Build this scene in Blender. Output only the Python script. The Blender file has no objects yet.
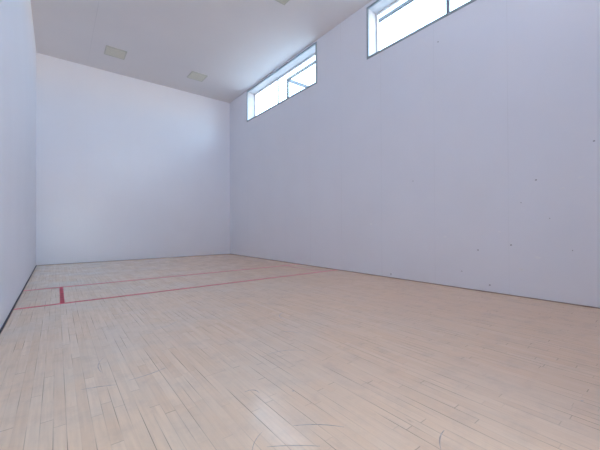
import bpy, bmesh, math, random
from mathutils import Vector, Matrix

# ------------------------------------------------------------------ camera
W, H, NEAR = 6.096, 6.225, -12.40          # court width, height, near wall
T = 0.38                                   # wall thickness
scene = bpy.context.scene
C = scene.collection

yaw, pit, rol = 0.6636, 0.0072, -0.0041
F = Vector((math.sin(yaw)*math.cos(pit), math.cos(yaw)*math.cos(pit), math.sin(pit)))
R = Vector((math.cos(yaw), -math.sin(yaw), 0))
U = R.cross(F)
R2 = R*math.cos(rol) + U*math.sin(rol)
U2 = R2.cross(F)
cd = bpy.data.cameras.new('camera')
cd.sensor_width = 36
cd.lens = 311.19/600*36
cd.clip_start = 0.02
cam = bpy.data.objects.new('camera', cd)
C.objects.link(cam)
cam.matrix_world = Matrix(((R2.x, U2.x, -F.x, 0.4713), (R2.y, U2.y, -F.y, -11.8721), (R2.z, U2.z, -F.z, 1.0854), (0, 0, 0, 1)))
scene.camera = cam

# ------------------------------------------------------------------ light
world = bpy.data.worlds.new('sky')
scene.world = world
world.use_nodes = True
nt = world.node_tree
bg = nt.nodes['Background']
geo = nt.nodes.new('ShaderNodeTexCoord')
sep = nt.nodes.new('ShaderNodeSeparateXYZ')
ramp = nt.nodes.new('ShaderNodeValToRGB')
mp = nt.nodes.new('ShaderNodeMapRange')
mp.inputs['From Min'].default_value = -0.3
mp.inputs['From Max'].default_value = 1.0
nt.links.new(geo.outputs['Generated'], sep.inputs[0])
nt.links.new(sep.outputs['Z'], mp.inputs['Value'])
nt.links.new(mp.outputs['Result'], ramp.inputs[0])
nt.links.new(ramp.outputs[0], bg.inputs['Color'])
e = ramp.color_ramp.elements
e[0].position = 0.20; e[0].color = (1.15, 0.95, 0.72, 1)      # hazy ground below the horizon
e[1].position = 0.27; e[1].color = (0.64, 0.83, 1.0, 1)       # pale sky
e2 = e.new(1.0); e2.color = (0.38, 0.62, 1.0, 1)
SKY = 7.5
bg.inputs['Strength'].default_value = SKY

sd = bpy.data.lights.new('sun', 'SUN')
sd.energy = 4
sd.angle = math.radians(1)
sd.color = (1.0, 0.93, 0.84)
sun = bpy.data.objects.new('sun', sd)
C.objects.link(sun)
sun.location = (-10, -6, 20)
sun.rotation_euler = Vector((0.5, 0.12, -1)).to_track_quat('-Z', 'Y').to_euler()

WINS = [(-5.465, -1.475), (-11.20, -7.21)]
WZ0, WZ1 = 4.935, 6.185
SILLS = [(5.035, 6.185), (4.935, 6.135)]
for a, b in WINS:                          # sky portals filling the two window openings
    pd = bpy.data.lights.new('window_daylight', 'AREA')
    pd.shape = 'RECTANGLE'
    pd.size = WZ1-WZ0
    pd.size_y = b-a
    pd.cycles.is_portal = True
    po = bpy.data.objects.new('window_daylight', pd)
    C.objects.link(po)
    po.location = (W+T+0.05, (a+b)/2, (WZ0+WZ1)/2)
    po.rotation_euler = (0, math.radians(90), 0)
GZ, GY = 4.50, -17.0                       # parapet and open end of an unseen viewing gallery, added for fill light
pd = bpy.data.lights.new('added_gallery_daylight', 'AREA')
pd.shape = 'RECTANGLE'; pd.size = W-3.1; pd.size_y = H-3.4
pd.cycles.is_portal = True
po = bpy.data.objects.new('added_gallery_daylight', pd)
C.objects.link(po)
po.location = ((W+3.1)/2, GY-0.05, (H+3.4)/2)
po.rotation_euler = (math.radians(90), 0, 0)

pd = bpy.data.lights.new('added_lobby_daylight', 'AREA')  # sky portal at the open end of the added lobby
pd.shape = 'RECTANGLE'; pd.size = W; pd.size_y = 3.2
pd.cycles.is_portal = True
po = bpy.data.objects.new('added_lobby_daylight', pd)
C.objects.link(po)
po.location = (W/2, GY-0.05, 1.6)
po.rotation_euler = (math.radians(90), 0, 0)

vs = scene.view_settings
vs.view_transform = 'Standard'
vs.look = 'None'
vs.gamma = 1
vs.use_curve_mapping = False
vs.exposure = 0.23
scene.cycles.max_bounces = 16
scene.cycles.diffuse_bounces = 12
scene.cycles.glossy_bounces = 4
scene.cycles.transparent_max_bounces = 12
scene.cycles.sample_clamp_indirect = 20

# ------------------------------------------------------------------ helpers
def box(bm, x0, x1, y0, y1, z0, z1, mi=0):
    v = [bm.verts.new(p) for p in ((x0,y0,z0),(x1,y0,z0),(x1,y1,z0),(x0,y1,z0),(x0,y0,z1),(x1,y0,z1),(x1,y1,z1),(x0,y1,z1))]
    for f in ((3,2,1,0),(4,5,6,7),(0,1,5,4),(1,2,6,5),(2,3,7,6),(3,0,4,7)):
        fc = bm.faces.new([v[i] for i in f]); fc.material_index = mi

def obj(name, bm, mats, parent=None, bevel=0, kind=None, label=None, cat=None, group=None):
    me = bpy.data.meshes.new(name)
    bm.to_mesh(me); bm.free()
    for m in (mats if isinstance(mats, (list, tuple)) else [mats]): me.materials.append(m)
    o = bpy.data.objects.new(name, me)
    C.objects.link(o)
    if parent: o.parent = parent
    if bevel:
        md = o.modifiers.new('bevel', 'BEVEL'); md.width = bevel; md.segments = 2; md.limit_method = 'ANGLE'
    for k, v in (('kind', kind), ('label', label), ('category', cat), ('group', group)):
        if v: o[k] = v
    return o

def one(name, boxes, mats, **kw):
    bm = bmesh.new()
    for b in boxes: box(bm, *b)
    return obj(name, bm, mats, **kw)

class NT:
    """small wrapper for writing node maths"""
    def __init__(s, name):
        s.m = bpy.data.materials.new(name); s.m.use_nodes = True
        s.t = s.m.node_tree; s.b = s.t.nodes['Principled BSDF']
    def n(s, typ, ins=None, **props):
        nd = s.t.nodes.new(typ)
        for k, v in props.items(): setattr(nd, k, v)
        for k, v in (ins or {}).items():
            if isinstance(v, bpy.types.NodeSocket): s.t.links.new(v, nd.inputs[k])
            else: nd.inputs[k].default_value = v
        return nd
    def math(s, op, a, b=0.0, c=0.0): return s.n('ShaderNodeMath', {0: a, 1: b, 2: c}, operation=op).outputs[0]
    def mix(s, f, a, b, blend='MIX'):
        nd = s.n('ShaderNodeMix', data_type='RGBA', blend_type=blend)
        for i, v in ((0, f), (6, a), (7, b)):
            if isinstance(v, bpy.types.NodeSocket): s.t.links.new(v, nd.inputs[i])
            else: nd.inputs[i].default_value = v
        return nd.outputs[2]
    def ramp(s, v, stops):
        nd = s.n('ShaderNodeMapRange', {0: v, 1: stops[0], 2: stops[1], 3: stops[2], 4: stops[3]})
        return nd.outputs[0]
    def noise(s, vec, scale, detail=3.0, rough=0.5): return s.n('ShaderNodeTexNoise', {'Vector': vec, 'Scale': scale, 'Detail': detail, 'Roughness': rough}).outputs[0]
    def link(s, a, b): s.t.links.new(a, b)

def simple(name, col, rough=0.5, metal=0.0, var=0.06, scale=6.0):
    k = NT(name)
    pos = k.n('ShaderNodeNewGeometry').outputs['Position']
    nz = k.ramp(k.noise(pos, scale, 4.0), (0.3, 0.7, 0.0, 1.0))
    a = tuple(c*(1-var) for c in col)+(1,); b = tuple(min(1, c*(1+var)) for c in col)+(1,)
    k.link(k.mix(nz, a, b), k.b.inputs['Base Color'])
    k.b.inputs['Roughness'].default_value = rough
    k.b.inputs['Metallic'].default_value = metal
    return k.m

# ------------------------------------------------------------------ materials
WALLC = (0.835, 0.86, 0.93)
def wall_material(name, axis, seam_off, rough, col=WALLC, seam=0.10, pitch=1.22, spec=0.5, bump=0.12, dr=0.015):
    k = NT(name)
    pos = k.n('ShaderNodeNewGeometry').outputs['Position']
    sp = k.n('ShaderNodeSeparateXYZ', {0: pos})
    u = sp.outputs[axis]
    # faint joints between the wall panels
    d = k.math('ABSOLUTE', k.math('SUBTRACT', k.math('FRACT', k.math('MULTIPLY_ADD', u, 1/pitch, seam_off)), 0.5))
    line = k.ramp(d, (0.5-0.006/pitch, 0.5-0.002/pitch, 0.0, 1.0))
    brk = k.ramp(k.noise(pos, 0.7, 2.0), (0.42, 0.60, 0.35, 1.0))
    line = k.math('MULTIPLY', line, brk)
    big = k.ramp(k.noise(pos, 0.8, 3.0), (0.3, 0.7, 0.0, 1.0))
    c = k.mix(big, tuple(x*0.985 for x in col)+(1,), tuple(min(1, x*1.01) for x in col)+(1,))
    fine = k.ramp(k.noise(pos, 9.0, 5.0, 0.7), (0.62, 0.85, 0.0, 0.035))
    c = k.mix(fine, c, tuple(x*0.8 for x in col)+(1,))
    c = k.mix(k.math('MULTIPLY', line, seam), c, (0.35, 0.36, 0.40, 1))
    k.link(c, k.b.inputs['Base Color'])
    k.link(k.ramp(k.noise(pos, 2.5, 4.0), (0.3, 0.7, rough-dr, rough+dr)), k.b.inputs['Roughness'])
    k.b.inputs['Specular IOR Level'].default_value = spec
    bmp = k.n('ShaderNodeBump', {'Strength': bump, 'Distance': 0.002, 'Height': k.noise(pos, 3.0, 2.0)})
    k.link(bmp.outputs[0], k.b.inputs['Normal'])
    return k.m

M_side = wall_material('wall_panel_side', 1, (10.03/1.22) % 1.0, 0.55, seam=0.15, spec=0.25)
M_back = wall_material('wall_panel_end', 0, 0.0, 0.30, seam=0.05, spec=0.8, bump=0.0, dr=0.0)
M_ceil = wall_material('ceiling_paint', 0, 0.75, pitch=4.88, rough=0.75, spec=0.15, col=(0.80, 0.785, 0.79), seam=0.3)
M_mark = simple('wall_scuff', (0.42, 0.43, 0.48), 0.6)
M_dent = simple('wall_filler', (0.86, 0.88, 0.93), 0.6)
M_black = simple('gap_shadow_dark', (0.035, 0.04, 0.06), 0.6)  # painted shade of the gap at the left wall's foot
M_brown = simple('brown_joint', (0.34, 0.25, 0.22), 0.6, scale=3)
M_red = simple('red_court_paint', (0.60, 0.045, 0.085), 0.5, var=0.25, scale=9)
M_redworn = simple('worn_red_court_paint', (0.50, 0.15, 0.14), 0.5, var=0.2, scale=9)
M_scuff = simple('floor_scuff', (0.42, 0.34, 0.29), 0.5, var=0.3, scale=30)
M_trim = simple('grey_window_trim', (0.34, 0.41, 0.46), 0.5)
M_white = simple('white_reveal', (0.62, 0.62, 0.64), 0.5)
M_mull = simple('grey_mullion', (0.20, 0.20, 0.27), 0.4)
M_lmull = simple('pale_mullion', (0.20, 0.20, 0.22), 0.4)
M_steel = simple('painted_steel', (0.03, 0.034, 0.04), 0.4)
M_lframe = simple('beige_fixture_frame', (0.58, 0.585, 0.52), 0.5)
M_gravel = simple('roof_gravel', (0.42, 0.38, 0.33), 0.9, var=0.2, scale=30)
M_outside = simple('stucco', (0.70, 0.68, 0.64), 0.9, scale=12)

def diffuser_material():
    k = NT('prismatic_diffuser')
    pos = k.n('ShaderNodeNewGeometry').outputs['Position']
    ck = k.n('ShaderNodeTexVoronoi', {'Vector': pos, 'Scale': 45.0}).outputs['Distance']
    k.link(k.mix(k.ramp(ck, (0.1, 0.6, 0, 1)), (0.60, 0.59, 0.49, 1), (0.70, 0.69, 0.59, 1)), k.b.inputs['Base Color'])
    k.b.inputs['Roughness'].default_value = 0.35
    k.link(k.n('ShaderNodeBump', {'Strength': 0.5, 'Distance': 0.003, 'Height': ck}).outputs[0], k.b.inputs['Normal'])
    return k.m
M_diff = diffuser_material()

def sheet_material(name, tint, dens, gloss):
    k = NT(name)
    k.t.nodes.remove(k.b)
    out = k.t.nodes['Material Output']
    tr = k.n('ShaderNodeBsdfTransparent', {'Color': (0.97, 0.98, 0.98, 1)})
    df = k.n('ShaderNodeBsdfTranslucent', {'Color': tint})
    gl = k.n('ShaderNodeBsdfGlossy', {'Roughness': 0.02})
    m1 = k.n('ShaderNodeMixShader', {0: dens, 1: tr.outputs[0], 2: df.outputs[0]})
    fr = k.n('ShaderNodeFresnel', {'IOR': 1.45})
    front = k.math('SUBTRACT', 1.0, k.n('ShaderNodeNewGeometry').outputs['Backfacing'])
    m2 = k.n('ShaderNodeMixShader', {0: k.math('MULTIPLY', k.math('MULTIPLY', fr.outputs[0], gloss), front), 1: m1.outputs[0], 2: gl.outputs[0]})
    k.link(m2.outputs[0], out.inputs['Surface'])
    return k.m
M_glass = sheet_material('window_glass', (1, 1, 1, 1), 0.0, 1.0)
M_poly = sheet_material('pale_blue_polycarbonate', (0.45, 0.6, 0.8, 1), 0.04, 0.3)

def floor_material():
    k = NT('maple_strip_floor')
    pos = k.n('ShaderNodeNewGeometry').outputs['Position']
    sp = k.n('ShaderNodeSeparateXYZ', {0: pos})
    x, y = sp.outputs[0], sp.outputs[1]
    PW = 0.0572
    xr = k.math('DIVIDE', x, PW)
    row = k.math('FLOOR', xr)
    fx = k.math('FRACT', xr)
    wr = k.n('ShaderNodeTexWhiteNoise', {'W': row}, noise_dimensions='1D').outputs[0]
    ln = k.math('MULTIPLY_ADD', wr, 0.6, 0.55)                       # board length of this row
    yr = k.math('DIVIDE', k.math('MULTIPLY_ADD', wr, 7.3, y), ln)
    yc = k.math('ADD', yr, k.math('MULTIPLY', k.math('SINE', k.math('MULTIPLY', yr, 2.1)), 0.25))
    cell = k.math('FLOOR', yc)
    fy = k.math('FRACT', yc)
    cv = k.n('ShaderNodeCombineXYZ', {0: row, 1: cell})
    wn = k.n('ShaderNodeTexWhiteNoise', {'Vector': cv.outputs[0]}, noise_dimensions='3D')
    r1 = wn.outputs[0]
    rc = k.n('ShaderNodeSeparateColor', {0: wn.outputs[1]})
    # board tone
    c = k.mix(r1, (0.85, 0.64, 0.455, 1), (0.905, 0.72, 0.54, 1))
    c = k.mix(k.math('MULTIPLY', rc.outputs[1], 0.35), c, (0.79, 0.60, 0.42, 1))
    # grain, stretched along the boards
    gv = k.n('ShaderNodeCombineXYZ', {0: k.math('MULTIPLY', x, 60), 1: k.math('MULTIPLY', y, 2.5), 2: k.math('MULTIPLY', r1, 40)}).outputs[0]
    g = k.ramp(k.noise(gv, 1.0, 4.0), (0.35, 0.75, 0.0, 0.22))
    c = k.mix(g, c, (0.45, 0.32, 0.23, 1))
    # worn grey patches and smears
    grey = k.ramp(k.noise(pos, 0.9, 5.0, 0.6), (0.42, 0.66, 0.0, 0.55))
    c = k.mix(grey, c, (0.72, 0.66, 0.56, 1))
    sv = k.n('ShaderNodeMapping', {'Vector': pos, 'Rotation': (0, 0, 0.5), 'Scale': (11.0, 3.5, 1)}).outputs[0]
    sm = k.ramp(k.noise(sv, 1.6, 6.0, 0.7), (0.50, 0.85, 0.0, 0.20))
    c = k.mix(sm, c, (0.40, 0.33, 0.28, 1))
    # colour turns more amber towards the windowed wall, and cloudy traffic marks
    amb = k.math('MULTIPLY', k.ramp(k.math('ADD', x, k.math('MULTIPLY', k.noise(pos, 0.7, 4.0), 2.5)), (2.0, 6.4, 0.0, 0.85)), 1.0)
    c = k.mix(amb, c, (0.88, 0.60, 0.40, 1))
    cl = k.ramp(k.noise(pos, 5.0, 7.0, 0.68), (0.50, 0.74, 0.0, 0.30))
    c = k.mix(cl, c, (0.52, 0.42, 0.35, 1))
    # short brown nicks
    nv = k.n('ShaderNodeMapping', {'Vector': pos, 'Rotation': (0, 0, 0.9), 'Scale': (26.0, 5.0, 1)}).outputs[0]
    nk = k.ramp(k.noise(nv, 1.0, 3.0, 0.6), (0.70, 0.78, 0.0, 0.45))
    c = k.mix(nk, c, (0.36, 0.27, 0.22, 1))
    # joints
    dx = k.math('MULTIPLY', k.math('MINIMUM', fx, k.math('SUBTRACT', 1.0, fx)), PW)
    jn = k.ramp(k.noise(k.n('ShaderNodeCombineXYZ', {0: k.math('MULTIPLY', k.math('FLOOR', k.math('ADD', xr, 0.5)), 3.7), 1: k.math('MULTIPLY', y, 1.7)}).outputs[0], 1.0, 1.0), (0.47, 0.68, 0.08, 1.0))
    lx = k.math('MULTIPLY', k.ramp(dx, (0.0009, 0.0026, 1.0, 0.0)), jn)
    dy = k.math('MULTIPLY', k.math('MULTIPLY', k.math('MINIMUM', fy, k.math('SUBTRACT', 1.0, fy)), ln), 1.0)
    ly = k.math('MULTIPLY', k.ramp(dy, (0.0012, 0.0040, 1.0, 0.0)), k.ramp(rc.outputs[2], (0.45, 0.9, 0.15, 0.8)))
    jt = k.math('MULTIPLY', k.math('MAXIMUM', lx, ly), 0.75)
    c = k.mix(jt, c, (0.22, 0.16, 0.125, 1))
    k.link(c, k.b.inputs['Base Color'])
    k.b.inputs['Specular IOR Level'].default_value = 0.4
    rg = k.ramp(k.noise(pos, 3.0, 5.0, 0.6), (0.3, 0.7, 0.13, 0.23))
    k.link(rg, k.b.inputs['Roughness'])
    hgt = k.math('SUBTRACT', k.math('MULTIPLY', r1, 0.25), jt)
    bmp = k.n('ShaderNodeBump', {'Strength': 0.5, 'Distance': 0.001, 'Height': hgt})
    k.link(bmp.outputs[0], k.b.inputs['Normal'])
    return k.m
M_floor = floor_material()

# ------------------------------------------------------------------ the room
def stroke(bm, pts, wd, z, mi, taper=True):
    """thin strip following pts in the floor plane"""
    prev = None
    n = len(pts)
    for i, p in enumerate(pts):
        a = Vector(pts[max(0, i-1)]); b = Vector(pts[min(n-1, i+1)])
        t = (b-a).normalized(); nn = Vector((-t.y, t.x))
        w = wd*0.5*((0.35+0.65*math.sin(math.pi*(i+0.5)/n)) if taper else 1)
        q = (bm.verts.new((p[0]+nn.x*w, p[1]+nn.y*w, z)), bm.verts.new((p[0]-nn.x*w, p[1]-nn.y*w, z)))
        if prev:
            f = bm.faces.new((prev[0], prev[1], q[1], q[0])); f.material_index = mi
        prev = q

def arc(a, b, bulge, n=12):
    a = Vector(a); b = Vector(b); d = b-a; nn = Vector((-d.y, d.x))
    return [tuple(a+d*(i/n)+nn*bulge*4*(i/n)*(1-i/n)) for i in range(n+1)]

bm = bmesh.new()
box(bm, 0, W, NEAR, 0, -0.15, 0)
for a, b, bl, wd in [((2.10, -11.03), (1.95, -11.09), -0.08, .007), ((1.49, -10.50), (1.70, -10.68), 0.06, .007), ((1.29, -10.55), (1.50, -10.71), 0.03, .006),
                     ((0.60, -9.31), (0.80, -9.385), 0.04, .010), ((0.88, -9.365), (1.14, -9.32), -0.05, .010), ((1.22, -10.53), (1.33, -10.44), 0.08, .004),
                     ((0.74, -9.10), (0.78, -8.80), 0.1, .007), ((2.3, -9.2), (2.42, -9.35), 0.2, .008), ((1.70, -10.205), (1.715, -10.215), 0, .014),
                     ((3.035, -11.415), (3.05, -11.425), 0, .012), ((1.9, -9.6), (2.2, -9.75), 0.15, .008), ((1.25, -8.3), (1.6, -8.1), -0.12, .009),
                     ((2.6, -8.9), (2.75, -8.6), 0.2, .008), ((1.0, -7.4), (1.3, -7.5), 0.2, .010), ((1.45, -10.02), (1.52, -10.09), .3, .008)]:
    stroke(bm, arc(a, b, bl), wd, 0.0004, 1)
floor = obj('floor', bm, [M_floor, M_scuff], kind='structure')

def court_line(name, x0, x1, y0, y1, m, label):
    bm = bmesh.new(); box(bm, x0, x1, y0, y1, 0.0, 0.0015)
    return obj(name, bm, m, parent=floor, label=label)
Y1, Y2 = -6.2185, -4.6445
court_line('short_line', 0.0, W, Y1-0.03, Y1+0.03, M_red, 'nearer red painted line across the whole floor')
court_line('service_line', 0.0, W, Y2-0.03, Y2+0.03, M_red, 'farther red painted line across the whole floor')
court_line('service_box_line', 0.51, 0.565, Y1+0.021, Y2-0.021, M_red, 'short thick red line beside the left wall')
court_line('service_box_line', W-0.555, W-0.515, Y1+0.021, Y2-0.021, M_redworn, 'short worn red line beside the windowed wall')

# left, far and near walls
one('wall_left', [(-T, 0, GY, T, -0.15, H)], M_side, kind='structure')
bm = bmesh.new(); box(bm, 0, W, 0, T, -0.15, H)
obj('wall_far', bm, M_back, kind='structure')
LX0, LX1 = 0.40, 2.25                      # unseen lobby doors in the near wall, added for fill light
one('wall_near', [(0, W, NEAR-T, NEAR, 2.7, GZ), (0, LX0, NEAR-T, NEAR, -0.15, 2.7), (LX1, W, NEAR-T, NEAR, -0.15, 2.7),
                  (0, W, GY, NEAR-T, 3.2, 3.4), (0, 3.1, GY, GY+.2, 3.4, H)], M_back, kind='structure')  # gallery slab and half-width end block are added to shape the fill light

# windowed wall, one mesh around the two openings, with its filled dents and ball marks
bm = bmesh.new()
box(bm, W, W+T, GY, T, -0.15, WZ0)
box(bm, W, W+T, GY, T, WZ1, H)
box(bm, W, W+T, *WINS[0], WZ0, SILLS[0][0])
box(bm, W, W+T, *WINS[1], SILLS[1][1], WZ1)
ys = [GY] + [v for w in sorted(WINS) for v in w] + [T]
for i in range(0, len(ys), 2): box(bm, W, W+T, ys[i], ys[i+1], WZ0, WZ1)
def spot(y, z, r, mi, sx=1.0):
    vs_ = []
    for i in range(9):
        t = i/9*2*math.pi; rr = r*(0.8+0.4*random.random())
        vs_.append(bm.verts.new((W-0.0006, y+rr*sx*math.cos(t), z-rr*math.sin(t))))
    f = bm.faces.new(vs_); f.material_index = mi
    f.normal_update()
    if f.normal.x > 0: f.normal_flip()
random.seed(4)
for y, z, r in [(-8.36, 2.0, .013), (-7.826, .075, .022), (-9.572, .687, .015), (-10.39, 1.775, .016), (-10.06, .793, .016), (-11.03, 2.216, .016),
                (-10.2, 1.45, .010), (-10.55, 1.2, .009), (-9.3, .3, .012), (-9.75, .12, .016), (-10.8, .75, .010), (-8.9, 4.55, .018)]:
    spot(y, z, r*0.8, 1)
for y, z, r, s in [(-10.4, .62, .02, 2), (-10.2, .42, .02, 2), (-10.9, 1.75, .018, 2), (-7.3, 1.15, .02, 1.2), (-7.32, 1.05, .016, 1), (-9.0, .9, .015, 2), (-10.7, 1.62, .015, 2), (-9.9, 1.0, .015, 1.5)]:
    spot(y, z, r, 2, s)
obj('wall_right', bm, [M_side, M_mark, M_dent], kind='structure')

one('ceiling', [(-T, W+T, GY, T, H, H+0.25)], M_ceil, kind='structure')  # runs on past the near wall to limit sky light in the added gallery

# glazed opening and lobby floor behind the photographer, both added to let in fill light
for i in range(2):
    a = LX0+i*0.925; b = a+0.925
    y = NEAR-T/2
    one('window_%d' % (i+3), [(a+.002, a+.04, y-.02, y+.02, 0.002, 2.698), (b-.04, b-.002, y-.02, y+.02, 0.002, 2.698), (a+.04, b-.04, y-.02, y+.02, 0.002, .06), (a+.04, b-.04, y-.02, y+.02, 2.64, 2.698)], M_trim, kind='structure')  # added fill-light glazing, numbered on from the two real windows
    one('pane', [(a+.04, b-.04, y-.004, y+.004, .06, 2.64)], M_glass, parent=bpy.data.objects['window_%d' % (i+3)])
one('added_lobby_floor', [(0, W, GY, NEAR, -0.15, -0.001)], M_white, kind='structure')

# joints at the foot of the walls
one('gap_shadow_left', [(0.0, 0.016, NEAR+0.005, -0.005, 0, 0.014)], M_black, kind='structure')  # dark strip standing in for the shadow in the wall-floor gap
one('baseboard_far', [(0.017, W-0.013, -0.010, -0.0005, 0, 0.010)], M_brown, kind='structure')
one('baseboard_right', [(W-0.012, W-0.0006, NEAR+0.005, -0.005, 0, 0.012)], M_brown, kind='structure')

# ------------------------------------------------------------------ windows
for n, (a, b) in enumerate(WINS):
    w = 'window_%d' % (n+1)
    WZ0, WZ1 = SILLS[n]
    root = bpy.data.objects.new(w, None); C.objects.link(root); root.location = (W, (a+b)/2, WZ0); root['kind'] = 'structure'
    oy, oz = (a+b)/2, WZ0
    def rel(bs): return [(x0-W, x1-W, y0-oy, y1-oy, z0-oz, z1-oz) for x0, x1, y0, y1, z0, z1 in bs]
    f = 0.05; g = 0.001
    # grey edge trim around the opening, standing just proud of the wall
    one('window_trim', rel([(W-.012, W+.02, a+g, b-g, WZ0+g, WZ0+f), (W-.012, W+.02, a+g, b-g, WZ1-f, WZ1-g),
                            (W-.012, W+.02, a+g, a+f, WZ0+f, WZ1-f), (W-.012, W+.02, b-f, b-g, WZ0+f, WZ1-f)]), M_trim, parent=root)
    t = 0.018
    x0, x1 = W+.0205, W+T-.01
    one('reveal', rel([(x0, x1, a+g, b-g, WZ0+g, WZ0+t), (x0, x1, a+g, b-g, WZ1-t, WZ1-g),
                       (x0, x1, a+g, a+t, WZ0+t, WZ1-t), (x0, x1, b-t, b-g, WZ0+t, WZ1-t)]), M_white, parent=root)
    fx0, fx1 = W+T-.07, W+T-.02
    s = 0.035
    fr = one('window_frame', rel([(fx0, fx1, a+t, b-t, WZ0+t, WZ0+t+s), (fx0, fx1, a+t, b-t, WZ1-t-s, WZ1-t),
                            (fx0, fx1, a+t, a+t+s, WZ0+t+s, WZ1-t-s), (fx0, fx1, b-t-s, b-t, WZ0+t+s, WZ1-t-s)]), M_white, parent=root)
    my = (-3.07, -8.93)[n]; mw = (0.010, 0.028)[n]
    one('mullion', rel([(fx0, fx1, my-mw, my+mw, WZ0+t+s, WZ1-t-s)]), (M_lmull, M_mull)[n], parent=root)
    for p0, p1 in ((a+t+s, my-mw), (my+mw, b-t-s)):
        one('pane', rel([(W+T-.048, W+T-.042, p0, p1, WZ0+t+s, WZ1-t-s)]), M_glass, parent=root)

# ------------------------------------------------------------------ outside, seen through the windows
one('exterior_roof', [(W+T, 24, -22, 10, 3.3, 3.5)], M_gravel, kind='structure')

cage = bpy.data.objects.new('rooftop_enclosure', None); C.objects.link(cage); cage.location = (8.2, -7.0, 3.5)
cage['label'] = 'pale steel framed screen enclosure standing outside beyond the high windows'
cage['category'] = 'enclosure'
cx0, cx1, cy0, cy1, cz = 7.10, 12.0, -12.6, -2.70, 6.47
def crel(bs): return [(x0-8.2, x1-8.2, y0+7.0, y1+7.0, z0-3.5, z1-3.5) for x0, x1, y0, y1, z0, z1 in bs]
q = 0.035
for px, py in ((cx0, cy1), (cx1, cy1), (cx0, cy0), (cx1, cy0), (cx0, -9.1)):
    one('post', crel([(px-q, px+q, py-q, py+q, 3.5, cz-q)]), M_steel, parent=cage, bevel=.004)
one('top_rail', crel([(cx0-q, cx0+q, cy0-q, cy1+q, cz-q, cz+q)]), M_steel, parent=cage, bevel=.004)
one('top_rail', crel([(cx1-q, cx1+q, cy0-q, cy1+q, cz-q, cz+q)]), M_steel, parent=cage, bevel=.004)
one('top_rail', crel([(cx0+q, cx1-q, cy1-q, cy1+q, cz-q-.03, cz+q)]), M_steel, parent=cage, bevel=.004)
one('top_rail', crel([(cx0+q, cx1-q, cy0-q, cy0+q, cz-q, cz+q)]), M_steel, parent=cage, bevel=.004)
one('screen_panel', crel([(cx0-.003, cx0+.003, cy0+q, cy1-q, 3.52, cz-q)]), M_poly, parent=cage)

# ------------------------------------------------------------------ ceiling lights
def light_fixture(x, y, label):
    r = bpy.data.objects.new('ceiling_light', None); C.objects.link(r); r.location = (x, y, H)
    r['label'] = label; r['category'] = 'ceiling light'; r['group'] = 'square ceiling lights'
    h = 0.265; i = 0.235
    one('frame', [(-h, h, -h, -i, -.022, 0), (-h, h, i, h, -.022, 0), (-h, -i, -i, i, -.022, 0), (i, h, -i, i, -.022, 0)], M_lframe, parent=r, bevel=.004)
    one('diffuser', [(-i, i, -i, i, -.016, -.002)], M_diff, parent=r)
    return r
light_fixture(1.822, -1.41, 'square beige ceiling light nearest the left wall, beside the faint ceiling joint')
light_fixture(4.225, -1.44, 'square beige ceiling light near the far wall, on the side of the windowed wall')
light_fixture(4.34, -6.30, 'square ceiling light cut off by the top edge of the photo')
